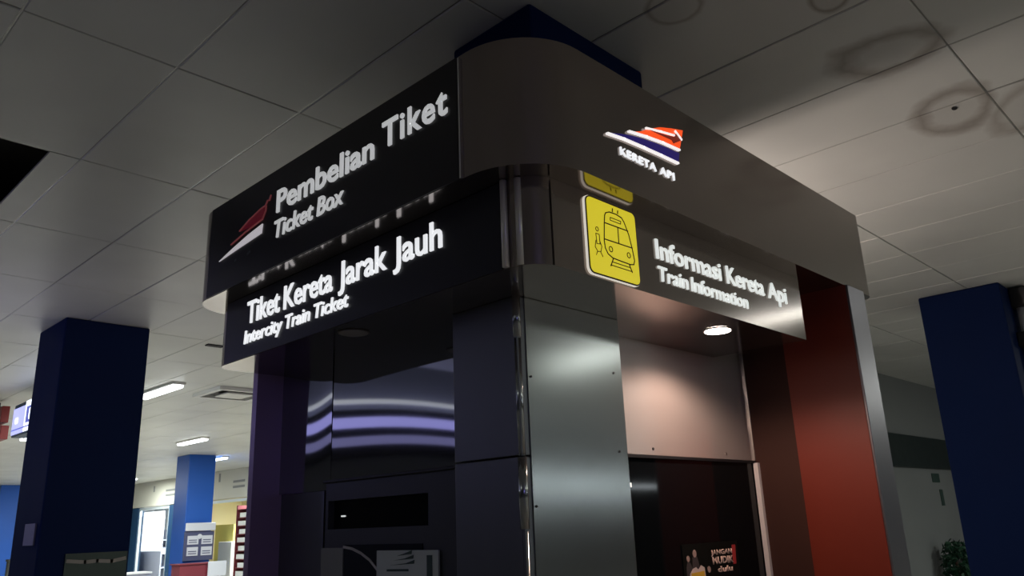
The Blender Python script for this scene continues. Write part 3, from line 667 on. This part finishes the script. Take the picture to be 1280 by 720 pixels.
# red sign edge at the far left
t = thing('red_sign', (3.05, 13.2, 3.2), 'narrow dark red hanging sign cut by the left picture edge', 'sign')
obj('sign_panel', bbox(3.0, 3.1, 12.94, 13.7, 3.24, 3.47, .005), 'red_dim', t); obj('sign_panel', bbox(3.0, 3.1, 12.86, 13.7, 3.00, 3.19, .005), 'red_dim', t)
bm = bmesh.new(); cyl(bm, (3.05, 13.3, 3.0), (3.05, 13.3, HC), .01, 8); obj('hanging_rod', bm, 'black', t)

# ------------------------------------------------------------------ notices and things by the columns
tag(obj('column_notice', bbox(2.185, 2.198, 7.84, 8.12, 1.58, 1.76), 'notice_dim'), 'small lilac paper notice on the narrow side of the left column', 'notice')
t = tag(obj('column_poster', bbox(2.42, 2.93, 7.735, 7.748, 1.10, 1.50), 'atm_mark'), 'wide dim poster low on the near left navy column', 'poster')
bm = bmesh.new(); stroke(bm, 'y', 7.735, [(2.44, 1.44), (2.58, 1.425), (2.68, 1.43), (2.80, 1.42), (2.91, 1.44)], .03, 0, .002); obj('poster_print', bm, 'atm_plate', t)
# bright blue column: header sign, notice board, maroon board, white sheet
def cn(y, z): return (y, z)
t = thing('notice_board', (9.1, 19.66, 1.3), 'navy notice board with four pale sheets on the bright blue column', 'board')
obj('board', bbox(8.74, 9.46, 19.62, 19.69, 1.05, 1.72), 'notice_dark', t)
obj('notice_header', bbox(8.72, 9.47, 19.56, 19.62, 1.73, 1.92, .02), 'notice', t)
for a in (8.80, 9.15):
    for z in (1.16, 1.42): obj('notice_sheet', bbox(a, a+.27, 19.605, 19.62, z, z+.20), 'notice', t)
bm = bmesh.new(); plate(bm, 'y', 19.605, [(9.09+.06*math.cos(a*PI/6), 1.60+.06*math.sin(a*PI/6)) for a in range(12)], 0, .01); obj('notice_emblem', bm, 'notice', t)
bm = bmesh.new()
for a in (8.83, 9.18):
    for z in (1.20, 1.25, 1.46, 1.51): plate(bm, 'y', 19.605, [(a, z), (a+.2, z), (a+.2, z+.02), (a, z+.02)], 0, .004)
obj('notice_text', bm, 'notice_dark', t)['kind'] = 'stuff'
t = thing('maroon_stall', (8.9, 19.0, 0), 'maroon stall front below the notices on the bright blue column', 'stall')
obj('stall_front', bbox(8.35, 9.30, 18.9, 19.35, 0, .98, .01), 'maroon', t); obj('stall_top', bbox(8.32, 9.33, 18.87, 19.38, .98, 1.01, .005), 'maroon', t)
tag(obj('paper_sheet', bbox(8.98, 9.42, 18.80, 18.83, .70, 1.03), 'notice'), 'blank white sheet at the corner of the maroon stall', 'paper')
t = thing('counter', (8.2, 20.9, 0), 'pale counter left of the maroon stall', 'counter')
obj('counter_front', bbox(7.75, 8.30, 20.4, 20.8, 0, .80), 'greyblue', t); obj('counter_top', bbox(7.70, 8.33, 20.36, 20.84, .80, .84), 'shop_white', t)
t = thing('stool', (7.2, 20.5, 0), 'red plastic stool by the near left column edge', 'stool')
obj('seat', bbox(7.0, 7.42, 20.4, 20.8, .72, .78, .02), 'red', t)
for a in (7.03, 7.35):
    for b in (20.43, 20.73): obj('leg', bbox(a, a+.05, b, b+.05, 0, .72), 'red', t)
# shop contents
t = thing('display_rack', (13.6, 32.0, 0), 'grey display rack inside the white shop', 'rack')
obj('rack_back', bbox(13.7, 13.8, 31.9, 33.6, 0, 1.9), 'greyblue', t)
for z in (.5, 1.0, 1.5): obj('shelf', bbox(13.35, 13.7, 31.9, 33.6, z, z+.04), 'greyblue', t)
for q in range(5):
    tag(obj('carton', bbox(13.4, 13.65, 31.95+q*.3, 32.2+q*.3, 1.04, 1.04+.16+.06*(q % 3)), ('notice', 'greyblue', 'maroon')[q % 3]), ('pale', 'grey blue', 'maroon', 'second pale', 'second grey blue')[q]+' carton on the rack of the white shop', 'carton', 'cartons on the rack of the white shop')
t = thing('added_glow_panel', (12.6, 31.2, 0), 'added white glow panel brightening the white shop', 'panel')  # emissive panel added for the bright glow in the shop window
obj('panel_face', bbox(12.55, 12.6, 30.2, 32.2, 1.15, 2.55), 'backlit', t); obj('panel_foot', bbox(12.6, 12.65, 30.2, 32.2, 0, 2.55), 'greyblue', t)
t = thing('office_chair', (12.5, 28.6, 0), 'dark chair back inside the white shop window', 'chair')
obj('backrest', bbox(12.4, 12.48, 28.45, 28.95, .75, 1.15, .03), 'dark_item', t); obj('seat', bbox(12.4, 12.85, 28.45, 28.95, .45, .52, .02), 'dark_item', t)
for a in (12.42, 12.78):
    for b in (28.48, 28.88): obj('leg', bbox(a, a+.04, b, b+.04, 0, .45), 'dark_item', t)
tag(obj('fridge', bbox(12.9, 13.5, 25.5, 26.4, 0, 1.40, .02), 'shop_white'), 'white chest fridge in the cream shop', 'fridge')
tag(obj('yellow_board', bbox(13.2, 13.28, 26.0, 27.3, 0, 1.95), 'shop_yellow'), 'yellow board on the cream shop back wall', 'board')
t = thing('shelf_unit', (12.9, 24.4, 0), 'dark red shelf unit with stock in the cream shop', 'shelf')
obj('side_panel', bbox(12.6, 13.1, 24.62, 24.68, 0, 2.5), 'maroon', t); obj('back', bbox(13.05, 13.1, 23.9, 24.62, 0, 2.5), 'maroon', t)
for q in range(9): obj('shelf', bbox(12.62, 13.05, 23.9, 24.62, .35+q*.25, .38+q*.25), 'maroon', t)
for q in range(8):
    tag(obj('stock_box', bbox(12.62, 12.95, 23.95, 24.58-.1*(q % 2), .38+q*.25, .52+q*.25), 'shop_white'), 'white stock boxes row on shelf %s of the dark red unit' % ('one', 'two', 'three', 'four', 'five', 'six', 'seven', 'eight')[q], 'box', 'stock on the dark red shelf unit')
t = thing('door_screen', (11.7, 26.1, 0), 'pale blue post standing right of the bright blue column', 'post')
obj('post', bbox(11.8, 11.95, 25.65, 25.85, 0, 2.6), 'frame_w', t)
# far left small signs by the dim blue column
t = thing('stall_sign', (8.4, 30.9, 2.5), 'small pale stall signs with a violet lamp beside the farthest column', 'sign')
obj('sign_panel', bbox(8.4, 8.45, 30.55, 31.05, 2.78, 3.12), 'notice', t); obj('sign_panel', bbox(8.4, 8.45, 30.75, 31.2, 2.15, 2.36), 'notice', t)
obj('violet_lamp', bbox(8.38, 8.43, 30.75, 30.95, 2.48, 2.58), 'sign_w', t)
obj('post', bbox(8.45, 8.5, 30.9, 31.0, 0, 3.1), 'shutter', t); 
bm = bmesh.new(); stroke(bm, 'x', 8.4, [(31.0, 2.15), (31.25, 1.7), (31.3, 1.4), (31.2, 1.35)], .05, 0, .02); obj('hanging_cord', bm, 'notice', t)
bm = bmesh.new(); cyl(bm, (8.1, 31.0, 0), (8.1, 31.0, 1.05), .16, 16); cyl(bm, (8.1, 31.0, 1.05), (8.1, 31.0, 1.12), .19, 16)
tag(obj('metal_bin', bm, 'steel'), 'round metal bin by the farthest column', 'bin')
# potted shrubs against the right wall
def shrub(x, y, h, r, label):
    t = thing('potted_shrub', (x, y, 0), label, 'plant', 'potted shrubs by the right wall')
    bm = bmesh.new(); cyl(bm, (x, y, 0), (x, y, .38), .16, 16, .22); obj('pot', bm, 'pot', t)
    bm = bmesh.new(); cyl(bm, (x, y, .36), (x, y, h-.3), .02, 8); obj('stem', bm, 'pot', t)
    bm = bmesh.new()
    for q in range(420):
        th = random.uniform(0, 2*PI); ph = math.acos(random.uniform(-1, 1)); rad = r*random.uniform(.55, 1)
        c = Vector((x+rad*math.sin(ph)*math.cos(th), y+rad*math.sin(ph)*math.sin(th)*.7, h-r*1.3+rad*1.3*math.cos(ph)))
        a = Vector((random.gauss(0, 1), random.gauss(0, 1), random.gauss(0, 1))).normalized()*.05; b = a.orthogonal().normalized()*.025
        bm.faces.new([bm.verts.new(c+v) for v in (-a, b, a, -b)])
    f = obj('foliage', bm, 'plant', t); f['kind'] = 'stuff'
shrub(13.45, 4.05, 1.17, .28, 'left potted shrub by the grey wall between kiosk and right column')
shrub(14.45, 4.05, 1.17, .30, 'potted shrub half hidden by the right navy column')
for x, z, w, h in ((13.9, 1.98, .35, .14), (14.15, 1.62, .14, .25)):
    tag(obj('wall_notice', bbox(x, x+w, 4.31, 4.318, z, z+h), 'atm_mark'), ('upper wide' if w > .2 else 'lower narrow')+' dark notice on the grey right wall', 'notice')
